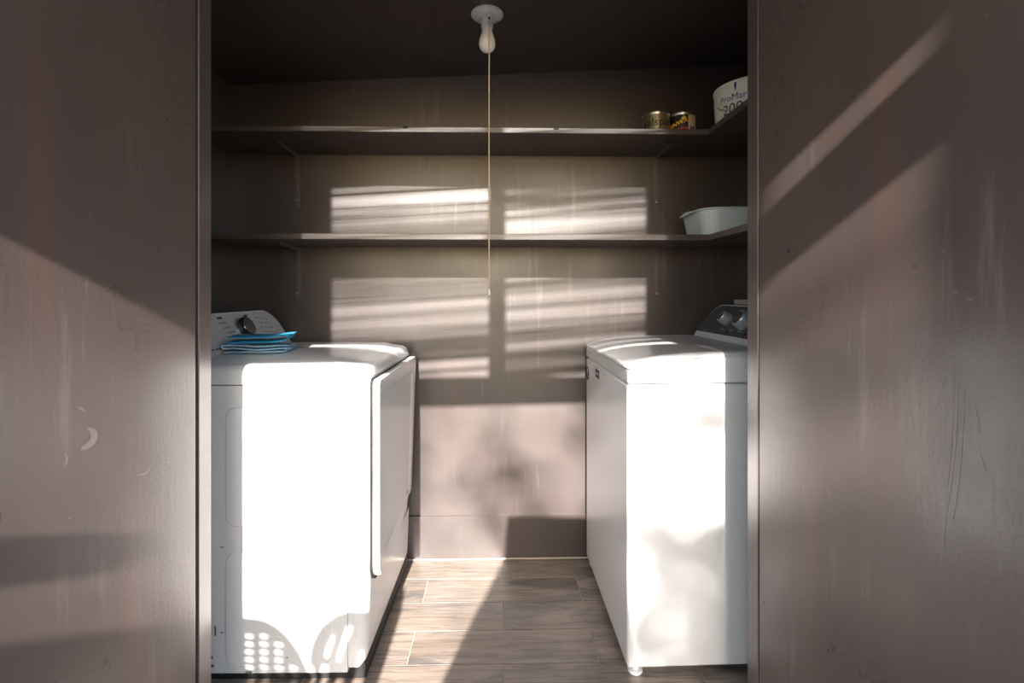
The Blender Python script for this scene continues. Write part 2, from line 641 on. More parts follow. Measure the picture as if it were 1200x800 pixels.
# front panel with rounded corner posts
out = rrect(-0.0625, 0.0, 0.0, DW, (0.0, 0.034, 0.034, 0.0), 8)
lps = []
for z, ins in ((0.040, 0.010), (0.050, 0.004), (0.07, 0.0), (0.916, 0.0)):
    # the front leans in a little towards the floor
    lean = -0.014 * max(0, (0.45 - z) / 0.45) ** 1.6
    lps.append([(a + (lean - ins if a > -0.05 else 0), min(max(c, ins * 0.6), DW - ins * 0.6), z) for a, c in out])
for k in range(1, 8):
    z = 0.07 + (0.9 - 0.07) * k / 8
    lean = -0.014 * max(0, (0.45 - z) / 0.45) ** 1.6
    lps.insert(2 + k, [(a + (lean if a > -0.05 else 0), c, z) for a, c in out])
obj('front_panel', loft(lps), M_white, dry)
# recess and door
od = rrect(0.022, DW - 0.022, 0.275, 0.912, (0.06, 0.06, 0.012, 0.012), 8)
obj('groove_backing', prism(od, lambda a, c, d: (d, a, c), -0.03, 0.004), M_black, dry)  # black slab stands in for the dark shaded groove round the door
od = rrect(0.030, DW - 0.014, 0.283, 0.908, (0.055, 0.055, 0.02, 0.02), 8)
bm = bmesh.new()
cx, cz = 0.325, 0.595


def sc(pts, i):
    w, h = 0.30, 0.312
    return [(cx + (a - cx) * (1 - i / w), cz + (c - cz) * (1 - i / h)) for a, c in pts]


lp = []
for d, i in ((0.002, 0.0), (0.018, 0.0), (0.0225, 0.0015), (0.0245, 0.005), (0.0245, 0.045), (0.0225, 0.052), (0.016, 0.062), (0.0145, 0.07)):
    row = []
    for a, c in sc(od, i):
        t = min(1.0, max(0.0, (c - 0.283) / 0.30))
        t = t * t * (3 - 2 * t)
        row.append((d * (1 - 0.9 * (1 - t) * min(1.0, max(0.0, (a - 0.06) / 0.5))) + (0.002 - 0.012 * (1 - t) * a if d < 0.003 else 0), a, c))
    lp.append(row)
dr = obj('door', loft(lp), M_white, dry, 50)
# domed top
lp = []
prof = [(0.900, 0.002), (0.902, 0.0), (0.925, 0.0), (0.938, 0.003), (0.948, 0.009), (0.955, 0.018), (0.959, 0.030), (0.961, 0.045)]
ot = rrect(-DD, 0.002, -0.004, DW + 0.004, (0.01, 0.075, 0.075, 0.01), 10)
cx0, cy0 = -0.40, DW / 2
for z, i in prof:
    w, h = 0.40, DW / 2
    lp.append([(cx0 + (a - cx0) * (1 - i / w), cy0 + (c - cy0) * (1 - i / h),
                z + (0.018 * min(1, max(0, (a + 0.030) / 0.02)) if z < 0.91 else 0)) for a, c in ot])
for s, z in ((0.82, 0.970), (0.6, 0.977), (0.3, 0.980)):
    lp.append([(cx0 + (a - cx0) * s, cy0 + (c - cy0) * s, z) for a, c in ot])
obj('top_panel', loft(lp), M_white, dry, 55)
# work-surface crease
# console: face leans back, its far end is rounded off
F0 = Vector((-0.515, 0, 0.968))        # foot of the face
FT = Vector((-0.075, 0, 0.142))        # up the face
fl = FT.length
fu = FT.normalized()
fn_ = Vector((fu.z, 0, -fu.x))         # out of the face


def face(a, c, d):
    return F0 + fu * c + fn_ * d + Vector((0, a, 0))


oc = rrect(0.0, DW - 0.008, -0.006, fl, (0.0, 0.004, 0.075, 0.075), 10)
oc = [(a - 0.035 * (max(0.0, c) / fl) ** 1.3 * (1 if a > 0.4 else 0), c) for a, c in oc]
con = obj('console', prism(oc, face, -0.11, 0.0, 0.008), M_whitepl, dry, 50)
oc2 = [(0.32 + (a - 0.32) * 0.975, 0.075 + (c - 0.075) * 0.90) for a, c in oc]
obj('console_face', prism(oc2, face, -0.002, 0.0015), M_grey, con)


def disc(ctr_a, ctr_c, prof, m, name, par, fc):
    q = lathe(prof, 28)
    for v in q.verts:
        v.co = fc(ctr_a + v.co.x, ctr_c + v.co.y, v.co.z)
    return obj(name, q, m, par, 35)


KA, KC = 0.322, 0.088
disc(KA, KC, [(0.044, 0), (0.046, 0.002), (0.046, 0.005), (0.040, 0.006), (0.0, 0.006)], M_chrome, 'knob_ring', con, face)
kn = disc(KA, KC, [(0.038, 0.004), (0.039, 0.012), (0.037, 0.026), (0.034, 0.030), (0.028, 0.031), (0.0, 0.029)], M_smoke, 'knob', con, face)


def marks(lst, m, par, fc, name='printed_marks', d=0.0018):
    bm = bmesh.new()
    for (a, c, w, h) in lst:
        vs = [bm.verts.new(fc(a + sa * w / 2, c + sc_ * h / 2, d)) for sa, sc_ in ((-1, -1), (1, -1), (1, 1), (-1, 1))]
        bm.faces.new(vs)
        vs2 = [bm.verts.new(fc(a + sa * w / 2, c + sc_ * h / 2, d - 0.0005)) for sa, sc_ in ((-1, -1), (1, -1), (1, 1), (-1, 1))]
        for k in range(4):
            bm.faces.new((vs[k], vs[(k + 1) % 4], vs2[(k + 1) % 4], vs2[k]))
    o = obj(name, bm, m, par)
    if len(lst) > 1:
        o['kind'] = 'stuff'
    return o


ml = []
for k, c in enumerate((0.118, 0.099, 0.080, 0.061)):
    for j in range(4):
        ml.append((KA - 0.12 + 0.012 * k + 0.011 * j, c, 0.008, 0.004))
        if k < 3:
            ml.append((KA + 0.065 + 0.012 * j, c - 0.004, 0.007, 0.0035))
for i in range(4):
    for j in range(4):
        ml.append((KA + 0.125 + 0.026 * i + 0.004 * j, 0.125 - 0.02 * j - 0.003 * i, 0.013, 0.0035))
for j in range(4):
    ml.append((0.075 + 0.02 * j, 0.028, 0.013, 0.005))
ml.append((0.165, 0.032, 0.008, 0.011))
marks(ml, M_print, con, face)
for q in ((KA - 0.105, 0.138, 0.030, 0.008), (KA + 0.062, 0.138, 0.024, 0.008)):
    marks([q], M_black, con, face, 'indicator_window')
# scuffs on the side sheet near the floor
ml = [(-0.36, 0.035, 0.02, 0.004), (-0.46, 0.16, 0.004, 0.03), (-0.47, 0.08, 0.006, 0.008), (-0.47, 0.055, 0.012, 0.008), (-0.44, 0.155, 0.008, 0.003),
      (-0.44, 0.03, 0.014, 0.003), (-0.18, 0.045, 0.012, 0.003), (-0.245, 0.078, 0.004, 0.004), (-0.44, 0.412, 0.01, 0.003)]
marks(ml, M_print, dry, lambda a, c, d: (a, -d, c), 'scratch', 0.0042)

# ------------------------------------------------------------------ washer (right), front towards the aisle
wsh = thing('washing_machine', 'white top-loading washer on the right with dark two-knob console', 'washer', (0.389, 1.475, 0), R(0.9))
WW, WD = 0.650, 0.675
obj('cabinet', box(0.0, WD, 0, WW, 0.027, 0.8975, 0.010, 3), M_white, wsh)
obj('underside', box(0.02, WD - 0.02, 0.02, WW - 0.02, 0.020, 0.03), M_black, wsh)
for x, y in ((0.032, 0.028), (0.032, WW - 0.028), (WD - 0.04, 0.03), (WD - 0.04, WW - 0.03)):
    obj('foot', lathe([(0, 0.0), (0.020, 0.0), (0.023, 0.004), (0.022, 0.011), (0.010, 0.013), (0.008, 0.028), (0, 0.028)], 18), M_whitepl, wsh, 40, (x, y, 0))
# top skirt, its upper line climbs from front to back
pr = [(0.001, 0.9015), (-0.001, 0.906), (-0.001, 0.932), (0.003, 0.941), (0.014, 0.9455), (0.05, 0.957), (0.12, 0.970), (0.22, 0.979), (0.36, 0.985), (WD, 0.990), (WD, 0.9015)]
lp = []
for y, i in ((-0.002, 0.006), (0.001, 0.002), (0.008, 0.0), (WW - 0.008, 0.0), (WW - 0.001, 0.002), (WW + 0.002, 0.006)):
    lp.append([(max(a, i * 0.6) if a < 0.1 else a, y, max(c - i, 0.9015)) for a, c in pr])
obj('top_panel', loft(lp), M_white, wsh, 50)
# lid
pl = [(-0.004, 0.9455), (-0.006, 0.950), (-0.002, 0.956), (0.010, 0.962), (0.05, 0.974), (0.11, 0.985), (0.20, 0.992), (0.34, 0.996), (0.455, 0.997), (0.46, 0.985), (0.36, 0.984), (0.22, 0.978), (0.12, 0.969), (0.05, 0.956)]
lp = []
for y, i in ((0.003, 0.016), (0.004, 0.010), (0.010, 0.004), (0.020, 0.001), (0.032, 0.0), (WW - 0.032, 0.0), (WW - 0.020, 0.001), (WW - 0.010, 0.004), (WW - 0.004, 0.010), (WW - 0.003, 0.016)):
    row = []
    for k, (a, c) in enumerate(pl):
        upper = k < 9
        cc = c
        if 1 <= k < 9:
            low = 0.947 + (0.985 - 0.947) * min(1, max(0, a) / 0.3) ** 0.6
            cc = max(c - i, min(c, low - 0.001))
        aa = a + (i * 1.6 if a < 0.03 else 0)
        row.append((aa, y, cc))
    lp.append(row)
obj('lid', loft(lp), M_white, wsh, 60)
obj('lid_gap', box(0.0005, 0.05, 0.02, WW - 0.02, 0.943, 0.9475), M_black, wsh)
# lid dent pads / hinge caps
obj('hinge_cover', box(0.468, 0.49, WW - 0.11, WW - 0.075, 0.985, 0.9915, 0.003, 2), M_print, wsh)
# console
G0 = Vector((0.470, 0, 0.992))
GT = Vector((0.085, 0, 0.138))
gl = GT.length
gu = GT.normalized()
gn = Vector((-gu.z, 0, gu.x))


def gface(a, c, d):
    return G0 + gu * c + gn * d + Vector((0, a, 0))


YE = 0.632
og = [(0.012, -0.012), (YE, -0.012), (YE, 0.026)]
for k in range(9):                       # far end: slanted, rounded shoulder
    t = k / 8
    p0, p1, p2 = Vector((YE - 0.03, 0.10)), Vector((YE - 0.048, gl)), Vector((YE - 0.115, gl))
    q = p0 * (1 - t) ** 2 + p1 * 2 * t * (1 - t) + p2 * t * t
    og.append((q.x, q.y))
for k in range(9):
    t = k / 8
    p0, p1, p2 = Vector((0.13, gl)), Vector((0.06, gl)), Vector((0.042, 0.10))
    q = p0 * (1 - t) ** 2 + p1 * 2 * t * (1 - t) + p2 * t * t
    og.append((q.x, q.y))
og.append((0.012, 0.026))
gcon = obj('console', prism(og, gface, -0.10, 0.0, 0.004), M_whitepl, wsh, 50)
og2 = [(0.322 + (a - 0.322) * 0.975, max(c - 0.006 if c > 0.03 else c, 0.026)) for a, c in og if c > 0.02]
obj('console_face', prism(og2, gface, -0.002, 0.0018), M_dark, gcon)
for a, c, r in ((0.412, 0.092, 0.026), (0.278, 0.092, 0.037), (0.15, 0.092, 0.026)):
    disc(a, c, [(r * 0.95, 0.0), (r, 0.002), (r, 0.010), (r * 0.93, 0.011), (r * 0.93, 0.013), (r * 0.98, 0.014), (r * 0.9, 0.034), (r * 0.8, 0.038), (r * 0.55, 0.037), (0, 0.036)], M_chrome, 'knob', gcon, gface)
    disc(a, c, [(r * 0.72, 0.0375), (r * 0.70, 0.0392), (0, 0.0385)], M_smoke, 'knob_cap', gcon, gface)
ml = []
for a in (0.545, 0.412, 0.345, 0.278, 0.21, 0.15):
    for j in range(3):
        ml.append((a - 0.012 + 0.012 * j, 0.050 if a != 0.545 else 0.034, 0.008, 0.0035))
marks(ml, M_printl, gcon, gface, 'printed_marks', 0.0022)
for q in ((0.365, 0.040, 0.012, 0.02), (0.235, 0.040, 0.012, 0.02)):
    marks([q], M_black, gcon, gface, 'indicator_window', 0.0022)
# badges on the front
wf = lambda a, c, d: (-d, a, c)
q = lathe([(0.030, 0), (0.030, 0.0010), (0.029, 0.0014), (0, 0.0014)], 28)
for v in q.verts:
    v.co = Vector(wf(WW - 0.034 + v.co.x * 0.8, 0.832 + v.co.y, v.co.z))
bd = obj('round_badge', q, mat('dark_badge', (0.03, 0.03, 0.034), 0.7, spec=0.2), wsh)
marks([(WW - 0.034, 0.832, 0.003, 0.042)], M_printl, bd, wf, 'badge_bar', 0.0018)
bm = box(-0.0018, 0.001, 0.385, 0.455, 0.845, 0.876, 0.0008, 1)
lb = obj('maker_label', bm, M_black, wsh)
obj('label_edge', box(-0.0022, 0.001, 0.378, 0.384, 0.843, 0.878), M_tin, lb)
marks([(0.40 + 0.012 * k, 0.862, 0.007, 0.012) for k in range(4)], M_printl, lb, wf, 'label_marks', 0.0022)

# small grey box standing on the washer's console
gb = tag(obj('small_box', box(-0.02, 0.02, -0.05, 0.05, 0, 0.020, 0.002, 2), mat('grey_card', (0.40, 0.41, 0.41), 0.6), None),
         'small flat grey box lying on top of the washer console', 'box')
gb.location = (0.985, 1.93, 1.1305)

# ------------------------------------------------------------------ cloths on the dryer
def folded(n, L, D, h, seed, th, droop=0.0):
    """a cloth folded n layers deep, x = along, y = across"""
    path = []
    for i in range(n):
        rgt = i % 2 == 0
        l2 = L * (1 - 0.05 * ((i * 7 + seed) % 3))
        xs = [-L / 2 + l2 * k / 14 for k in range(15)]
        if not rgt:
            xs = xs[::-1]
        path += [(x, i * h) for x in xs]
        if i < n - 1:
            xe = xs[-1]
            s = 1 if rgt else -1
            path += [(xe + s * h * 0.55 * math.sin(math.pi * k / 5), i * h + h / 2 - h / 2 * math.cos(math.pi * k / 5)) for k in range(1, 5)]
    bm = bmesh.new()
    M = 12
    rowsv = []
    for x, z in path:
        row = []
        for j in range(M + 1):
            y = D * (j / M - 0.5)
            nv = noise.noise(Vector((x * 11 + seed * 3.1, y * 12, z * 30 + seed)))
            n2 = noise.noise(Vector((x * 9, y * 9 + seed * 2.3, seed + z * 20)))
            ty = y + 0.028 * n2 + 0.02 * noise.noise(Vector((x * 20, z * 60, seed)))
            row.append(bm.verts.new((x + 0.008 * n2, ty, th + z * (1 + 0.35 * nv) + droop * max(0, x / L) ** 2 + 0.005 * abs(nv) * (z > 0))))
        rowsv.append(row)
    for A, B in zip(rowsv, rowsv[1:]):
        for j in range(M):
            bm.faces.new((A[j], A[j + 1], B[j + 1], B[j]))
    return bm


def cloth(name, label, bm, m, loc, rz, th=0.005):
    o = tag(obj(name, bm, m, None, 80, None, False), label, 'cloth')
    o.location = loc
    o.rotation_euler = (0, 0, rz)
    s = o.modifiers.new('thick', 'SOLIDIFY')
    s.thickness = th
    s.offset = 0
    u = o.modifiers.new('soft', 'SUBSURF')
    u.levels = 1
    u.render_levels = 1
    return o


cloth('cleaning_cloth', 'pale blue folded cloth under the turquoise one on the dryer', folded(3, 0.205, 0.13, 0.0080, 2, 0.004), M_pale, (-0.802, 1.665, 0.980), R(8))
cloth('cleaning_cloth', 'turquoise crumpled microfibre cloth topmost on the dryer beside its dial', folded(2, 0.20, 0.125, 0.017, 5, 0.004, 0.035), M_blue, (-0.806, 1.672, 1.0105), R(12))

# ------------------------------------------------------------------ bulb fixture
BX, BY = -0.045, 1.690
BZ = zc(BX)
lamp = thing('ceiling_light', 'white porcelain ceiling lampholder with bare unlit bulb and long pull cord', 'light', (BX, BY, BZ))
obj('canopy', lathe([(0, -0.0), (0.056, 0.0), (0.0565, -0.004), (0.054, -0.008), (0.045, -0.013), (0.030, -0.019), (0, -0.02)], 40), M_porc, lamp)
obj('socket', lathe([(0.027, -0.012), (0.0225, -0.018), (0.0205, -0.030), (0.0200, -0.041), (0.0215, -0.042), (0.0215, -0.049), (0.017, -0.050), (0, -0.050)], 32), M_porc, lamp)
obj('bulb', lathe([(0, -0.046), (0.0165, -0.048), (0.0175, -0.058), (0.0195, -0.068), (0.0235, -0.079), (0.0275, -0.091), (0.0290, -0.101), (0.0283, -0.112), (0.0243, -0.122), (0.017, -0.1295), (0.008, -0.1335), (0, -0.1345)], 32), M_bulb, lamp, 60)
sw = obj('pull_switch', lathe([(0.010, -0.012), (0.010, -0.026), (0.008, -0.030), (0, -0.030)], 16), M_porc, lamp, 40, (0.008, -0.033, 0))
obj('switch_eye', lathe([(0.003, -0.029), (0.0032, -0.036), (0, -0.037)], 10), M_black, sw)
for dx, dy in ((-0.034, -0.012), (0.03, 0.022)):
    obj('screw', lathe([(0, -0.0165), (0.005, -0.016), (0.0055, -0.011)], 10), M_brass, lamp, 40, (dx, dy, 0))
obj('chain', tube([(0.008, -0.033, -0.034), (0.0078, -0.034, -0.075), (0.0078, -0.034, -0.082)], [0.0014, 0.0014, 0.0028], 6), M_brass, lamp)
cd = obj('pull_cord', tube([(0.0078, -0.034, -0.08), (0.0075, -0.034, -0.5), (0.0078, -0.034, -0.955)], 0.0022, 8), M_cord, lamp)
obj('cord_tip', lathe([(0, -0.955), (0.003, -0.957), (0.0045, -0.972), (0.004, -0.978), (0, -0.979)], 12), M_whitepl, cd, 40, (0.0078, -0.034, 0))


# ------------------------------------------------------------------ things on the upper shelf
def can(name, label, x, y, z, r, h, body_m):
    t = thing(name, label, 'can', (x, y, z))
    obj('body', lathe([(0, 0.0), (r * 0.98, 0.0), (r * 1.01, 0.002), (r, 0.005), (r, h - 0.012), (r * 1.005, h - 0.010)], 40), body_m, t)
    obj('rim', lathe([(r * 1.005, h - 0.012), (r * 1.03, h - 0.008), (r * 1.03, h - 0.002), (r * 0.99, h), (r * 0.9, h - 0.001), (r * 0.88, h - 0.005), (0, h - 0.006)], 40), M_tin, t)
    return t


ZT = 1.809
g = can('paint_can', 'gold tin with dark lettering on the upper shelf, left of the black one', 0.661, 2.04, ZT, 0.056, 0.120, M_gold)
obj('lettering', on_cylinder(text_mesh('valspar', 0.047, 0.0002), 0.0566, -math.pi / 2 - 0.20, 0.074), M_bprint, g)
k = can('paint_can', 'black tin with yellow lettering, red band and cream side label', 0.772, 2.04, ZT, 0.053, 0.120, M_canblk)


def wrap(r, a0, a1, z0, z1, m, name, par, slope=0.0, n=14):
    bm = bmesh.new()
    lo, hi = [], []
    for i in range(n + 1):
        a = a0 + (a1 - a0) * i / n
        dz = slope * math.sin(math.pi * 0.5 * i / n)
        lo.append(bm.verts.new((r * math.cos(a), r * math.sin(a), z0 + dz)))
        hi.append(bm.verts.new((r * math.cos(a), r * math.sin(a), z1 + dz)))
    for i in range(n):
        bm.faces.new((lo[i], lo[i + 1], hi[i + 1], hi[i]))
    return obj(name, bm, m, par)


PI = math.pi
wrap(0.0536, -PI / 2 + 0.10, -PI / 2 + 1.3, 0.004, 0.107, M_cream, 'side_label', k)
wrap(0.0540, -PI / 2 + 0.24, -PI / 2 + 0.70, 0.018, 0.058, M_print, 'barcode', k)
wrap(0.0538, -PI / 2 - 1.6, -PI / 2 + 0.10, 0.036, 0.046, M_red, 'red_band', k, 0.010)
tb = text_mesh('MINWAX', 0.025, 0.0006)
for v in tb.verts:
    v.co.y += v.co.x * 0.32
obj('lettering', on_cylinder(tb, 0.0540, -PI / 2 - 0.60, 0.074), M_yellow, k)
# flame-like peak over the word
bm = bmesh.new()
fp = [(-0.010, 0.0), (-0.007, 0.012), (-0.003, 0.010), (0.0, 0.022), (0.004, 0.010), (0.008, 0.013), (0.010, 0.0)]
bm.faces.new([bm.verts.new((a, c, 0)) for a, c in fp])
obj('emblem', on_cylinder(bm, 0.0540, -PI / 2 - 0.24, 0.086), M_yellow, k)
wrap(0.0541, -PI / 2 - 0.95, -PI / 2 - 0.45, 0.040, 0.044, M_cream, 'fine_print', k, 0.004)
wrap(0.0540, -PI / 2 - 0.90, -PI / 2 - 0.40, 0.022, 0.029, M_cream, 'fine_print', k, 0.004)

bk = thing('paint_bucket', 'white plastic paint bucket at the right end of the upper shelf', 'bucket', (0.946, 1.80, ZT))
obj('body', lathe([(0, 0.0), (0.124, 0.0), (0.128, 0.004), (0.134, 0.125), (0.136, 0.126), (0.136, 0.131), (0.132, 0.133), (0.127, 0.131), (0.125, 0.12), (0.118, 0.006), (0, 0.006)], 48), M_bucket, bk)
# bail wire sagging across the front
pts = []
for i in range(19):
    a = -PI + 0.05 + (PI - 0.1) * i / 18
    rr = 0.1365 + 0.004 * math.sin(PI * i / 18)
    pts.append((rr * math.cos(a), rr * math.sin(a), 0.060 - 0.05 * max(0.0, math.sin(PI * i / 18)) ** 0.6))
obj('bail_handle', tube(pts, 0.0016, 6), M_tin, bk)
A0 = -PI / 2 - 1.00
obj('lettering', on_cylinder(text_mesh('ProMar', 0.034, 0.0), 0.1325, A0, 0.072), M_blprint, bk)
obj('numerals', on_cylinder(text_mesh('200', 0.054, -0.0002), 0.1315, A0, 0.032), M_bprint, bk)
bm = bmesh.new()
fp = [(0.004 * math.sin(t) * (1 + 0.6 * math.cos(t)), 0.016 * math.cos(t)) for t in [2 * PI * i / 16 for i in range(16)]]
bm.faces.new([bm.verts.new((a, c, 0)) for a, c in fp])
obj('drip_mark', on_cylinder(bm, 0.1342, A0 + 0.10, 0.108), M_blprint, bk)
wrap(0.1305, A0 - 0.4, A0 + 0.1, 0.006, 0.011, M_print, 'fine_print', bk)

# white tub on the lower shelf
tubo = thing('dish_tub', 'white plastic wash tub in the right corner of the lower shelf', 'tub', (0.945, 1.982, 1.404))
lp = []
for z, w, h, r in ((0.0, 0.135, 0.105, 0.05), (0.003, 0.145, 0.115, 0.055), (0.04, 0.150, 0.121, 0.058), (0.100, 0.160, 0.132, 0.062), (0.1005, 0.172, 0.143, 0.068), (0.104, 0.174, 0.145, 0.07),
                   (0.1065, 0.172, 0.143, 0.068), (0.1065, 0.158, 0.130, 0.06), (0.102, 0.156, 0.128, 0.06), (0.01, 0.140, 0.11, 0.05)):
    lp.append([(a, c, z - 0.004 * max(0, -a / 0.17)) for a, c in rrect(-w, w, -h, h, r, 8)])
obj('basin', loft(lp), M_tub, tubo, 50)
lp = []
for x, w, z in ((-0.168, 0.05, 0.099), (-0.176, 0.047, 0.098), (-0.184, 0.036, 0.094), (-0.186, 0.025, 0.091)):
    lp.append([(x, -w, z - 0.002), (x, w, z - 0.002), (x, w, z + 0.003), (x, w * 0.5, z + 0.008), (x, 0, z + 0.010), (x, -w * 0.5, z + 0.008), (x, -w, z + 0.003)])
obj('grip', loft(lp), M_tub, tubo, 60)

# ------------------------------------------------------------------ unseen patio: chairs, and things added to shape the light through the doorway
def shade(u, w, y):
    """the point at depth y on the sun ray that passes (u, w) at y = 0"""
    return (u + AZ * y, y, w - SL * y)


YS = -0.6                                # the porch plane
def bar(pts_uw, y, d, bm=None):
    f = [shade(u, w, y) for u, w in pts_uw]
    bk_ = [(x, y - d, z) for x, _, z in f]
    return loft([f, bk_], bm=bm)


occluder = thing('streak_screen', 'porch frame with slats, unseen, added to stripe the sunlight', 'screen', (0, YS, 0))  # added out of view, its openings shaped to throw the sun streaks
def pp(name, bm, m):
    for v in bm.verts:
        v.co.y -= YS
    return obj(name, bm, m, occluder)


pp('post', bar([(0.726, 0.0 + SL * YS), (0.84, 0.0 + SL * YS), (0.84, 2.75), (0.726, 2.75)], YS, 0.09), M_wood)
pp('beam', bar([(-0.83, 1.676), (0.645, 1.702), (0.645, 1.782), (-0.83, 1.776)], YS, 0.09), M_wood)
pp('mullion', bar([(-0.116, 1.77), (-0.041, 1.77), (-0.041, 2.75), (-0.116, 2.75)], YS, 0.05), M_wood)
pp('stile', bar([(0.587, 1.77), (0.657, 1.77), (0.657, 2.75), (0.587, 2.75)], YS, 0.05), M_wood)
pp('side_board', bar([(-1.9, 1.70), (-0.90, 1.680), (-0.806, 1.654), (-0.806, 1.823), (-0.828, 1.842), (-0.806, 1.838), (-0.806, 1.985), (-0.826, 2.04), (-0.806, 2.02), (-0.806, 2.9), (-1.9, 2.9)], YS, 0.04), M_wood)
pp('narrow_board', bar([(0.640, 1.766), (0.736, 1.809), (0.736, 1.966), (0.640, 1.945)], YS, 0.02), M_wood)
pp('narrow_board', bar([(0.640, 2.026), (0.736, 2.016), (0.736, 2.260), (0.640, 2.146)], YS, 0.02), M_wood)
pp('head_rail', bar([(-1.9, 2.70), (0.83, 2.70), (0.83, 2.90), (-1.9, 2.90)], YS, 0.09), M_wood)


def cov(tab, w):
    for a, c, v in tab:
        if a <= w < c:
            return v
    return 0.6


left_tab = [(1.775, 1.787, 1.0), (1.787, 1.815, 0.0), (1.815, 1.93, 0.86), (1.93, 1.99, 0.45), (1.99, 2.022, 0.2), (2.022, 2.05, 0.5), (2.05, 2.085, 0.12), (2.085, 2.13, 0.5),
            (2.13, 2.25, 0.62), (2.25, 2.40, 0.7), (2.40, 2.50, 0.62), (2.50, 2.526, 0.55), (2.526, 2.558, 0.3), (2.558, 2.60, 0.78), (2.60, 2.75, 0.9)]
right_tab = [(1.775, 1.80, 1.0), (1.80, 1.835, 0.5), (1.835, 1.895, 0.88), (1.895, 1.922, 0.3), (1.922, 1.99, 0.82), (1.99, 2.02, 0.5), (2.02, 2.042, 0.2), (2.042, 2.068, 0.2), (2.068, 2.105, 0.45),
             (2.105, 2.14, 0.25), (2.14, 2.25, 0.6), (2.25, 2.405, 0.72), (2.405, 2.452, 0.3), (2.452, 2.475, 0.5), (2.475, 2.53, 0.66), (2.53, 2.75, 0.82)]
bm = bmesh.new()  # slat thickness per band sets how bright each light band gets
for (ua, ub, tab, tilt) in ((-0.83, -0.114, left_tab, 0.045), (-0.043, 0.589, right_tab, 0.045)):
    w = 1.775
    p = 0.012
    while w < 2.74:
        c = cov(tab, w)
        if c > 0.02:
            th = p * c * 0.5
            k1 = random.uniform(-0.003, 0.003)
            k2 = random.uniform(-0.003, 0.003)
            bar([(ua, w - th + k1), (ub, w + tilt - th + k2), (ub, w + tilt + th + k2), (ua, w + th + k1)], YS - 0.01, 0.006, bm)
        w += p
mt_ = pp('streak_slats', bm, M_slat)
mt_['kind'] = 'stuff'
pp('narrow_board', bar([(0.640, 2.157), (0.736, 2.271), (0.736, 2.75), (0.640, 2.75)], YS, 0.02), M_wood)
# porch cover over the doorway, unseen, added to cut sky light inside
struct(obj('roof', loft([[(-2.6, YS - 0.1, 3.16), (2.6, YS - 0.1, 3.16), (2.6, YF1, 2.6), (-2.6, YF1, 2.6)],
                         [(-2.6, YS - 0.1, 3.24), (2.6, YS - 0.1, 3.24), (2.6, YF1, 2.68), (-2.6, YF1, 2.68)]]), M_wood))


# resin patio chair with slotted back
def curve_plate(outline, holes, th, m, name, parent):
    cu = bpy.data.curves.new(name, 'CURVE')
    cu.dimensions = '2D'
    cu.fill_mode = 'BOTH'
    cu.extrude = th / 2
    for pts in [outline] + holes:
        sp = cu.splines.new('POLY')
        sp.points.add(len(pts) - 1)
        for q, (a, c) in zip(sp.points, pts):
            q.co = (a, c, 0, 1)
        sp.use_cyclic_u = True
    o = bpy.data.objects.new('plate', cu)
    COL.objects.link(o)
    me = bpy.data.meshes.new_from_object(o.evaluated_get(bpy.context.evaluated_depsgraph_get()))
    bpy.data.objects.remove(o)
    me.materials.append(m)
    r = bpy.data.objects.new(name, me)
    r.rotation_euler = (R(90), 0, 0)
    return link(r, parent)


def chair(label, x, y, rz, zseat=0.42, hw=0.23, back=-1):
    # back = -1: seat runs away from the doorway, +1: towards it
    t = thing('patio_chair', label, 'chair', (x, y, 0), rz, 'patio chairs outside the doorway')
    obj('seat', box(-hw, hw, min(0, back * 0.4), max(0, back * 0.4), zseat - 0.02, zseat, 0.01, 2), M_resin, t)
    for sx in (-1, 1):
        obj('leg', tube([(sx * (hw - 0.02), 0.38 * back, zseat), (sx * hw, 0.39 * back, 0)], [0.022, 0.016], 8), M_resin, t)
        obj('leg', tube([(sx * (hw - 0.03), 0.015 * back, zseat), (sx * (hw - 0.01), 0.01 * back, 0)], [0.022, 0.016], 8), M_resin, t)
    return t


YC = -0.2
c1 = chair('brown resin patio chair with round slotted back out on the patio', -0.806, YC, 0, 0.42, 0.15)
oval = []
for i in range(40):
    a = 2 * PI * i / 40
    rx = 0.195
    rz = 0.29 if math.sin(a) > 0 else 0.26
    oval.append((rx * math.cos(a) * (1 + 0.0 * math.sin(a)), 0.665 + rz * math.sin(a)))
holes = []
for i in range(-4, 5):
    for j in range(-9, 12):
        hx = i * 0.044
        hz = 0.665 + j * 0.0235 - 0.30 * hx + (0.012 if i % 2 else 0)
        e = (hx / 0.168) ** 2 + ((hz - 0.665) / (0.26 if hz > 0.665 else 0.23)) ** 2
        if e < 0.93 and not (0.05 < hx < 0.1 and hz < 0.76 and hz > 0.66):
            pts = []
            for q in range(12):
                a = 2 * PI * q / 12
                sx = 0.0125 * (abs(math.cos(a)) ** 0.6) * (1 if math.cos(a) > 0 else -1)
                sz = 0.0052 * (abs(math.sin(a)) ** 0.8) * (1 if math.sin(a) > 0 else -1)
                pts.append((hx + sx, hz + sz - 0.25 * sx))
            holes.append(pts)
curve_plate(oval, holes, 0.012, M_resin, 'backrest', c1)
# second chair: arch back with fanned rods
c2 = chair('brown patio chair with fanned rod back out on the patio', -0.515, YC + 0.06, 0, 0.42, 0.12, 1)
Y2 = YC + 0.06


def rods(name, pts, r):
    o = obj(name, tube([Vector(shade(u, w, Y2)) - c2.location for u, w in pts], r, 8), M_resin, c2)
    return o


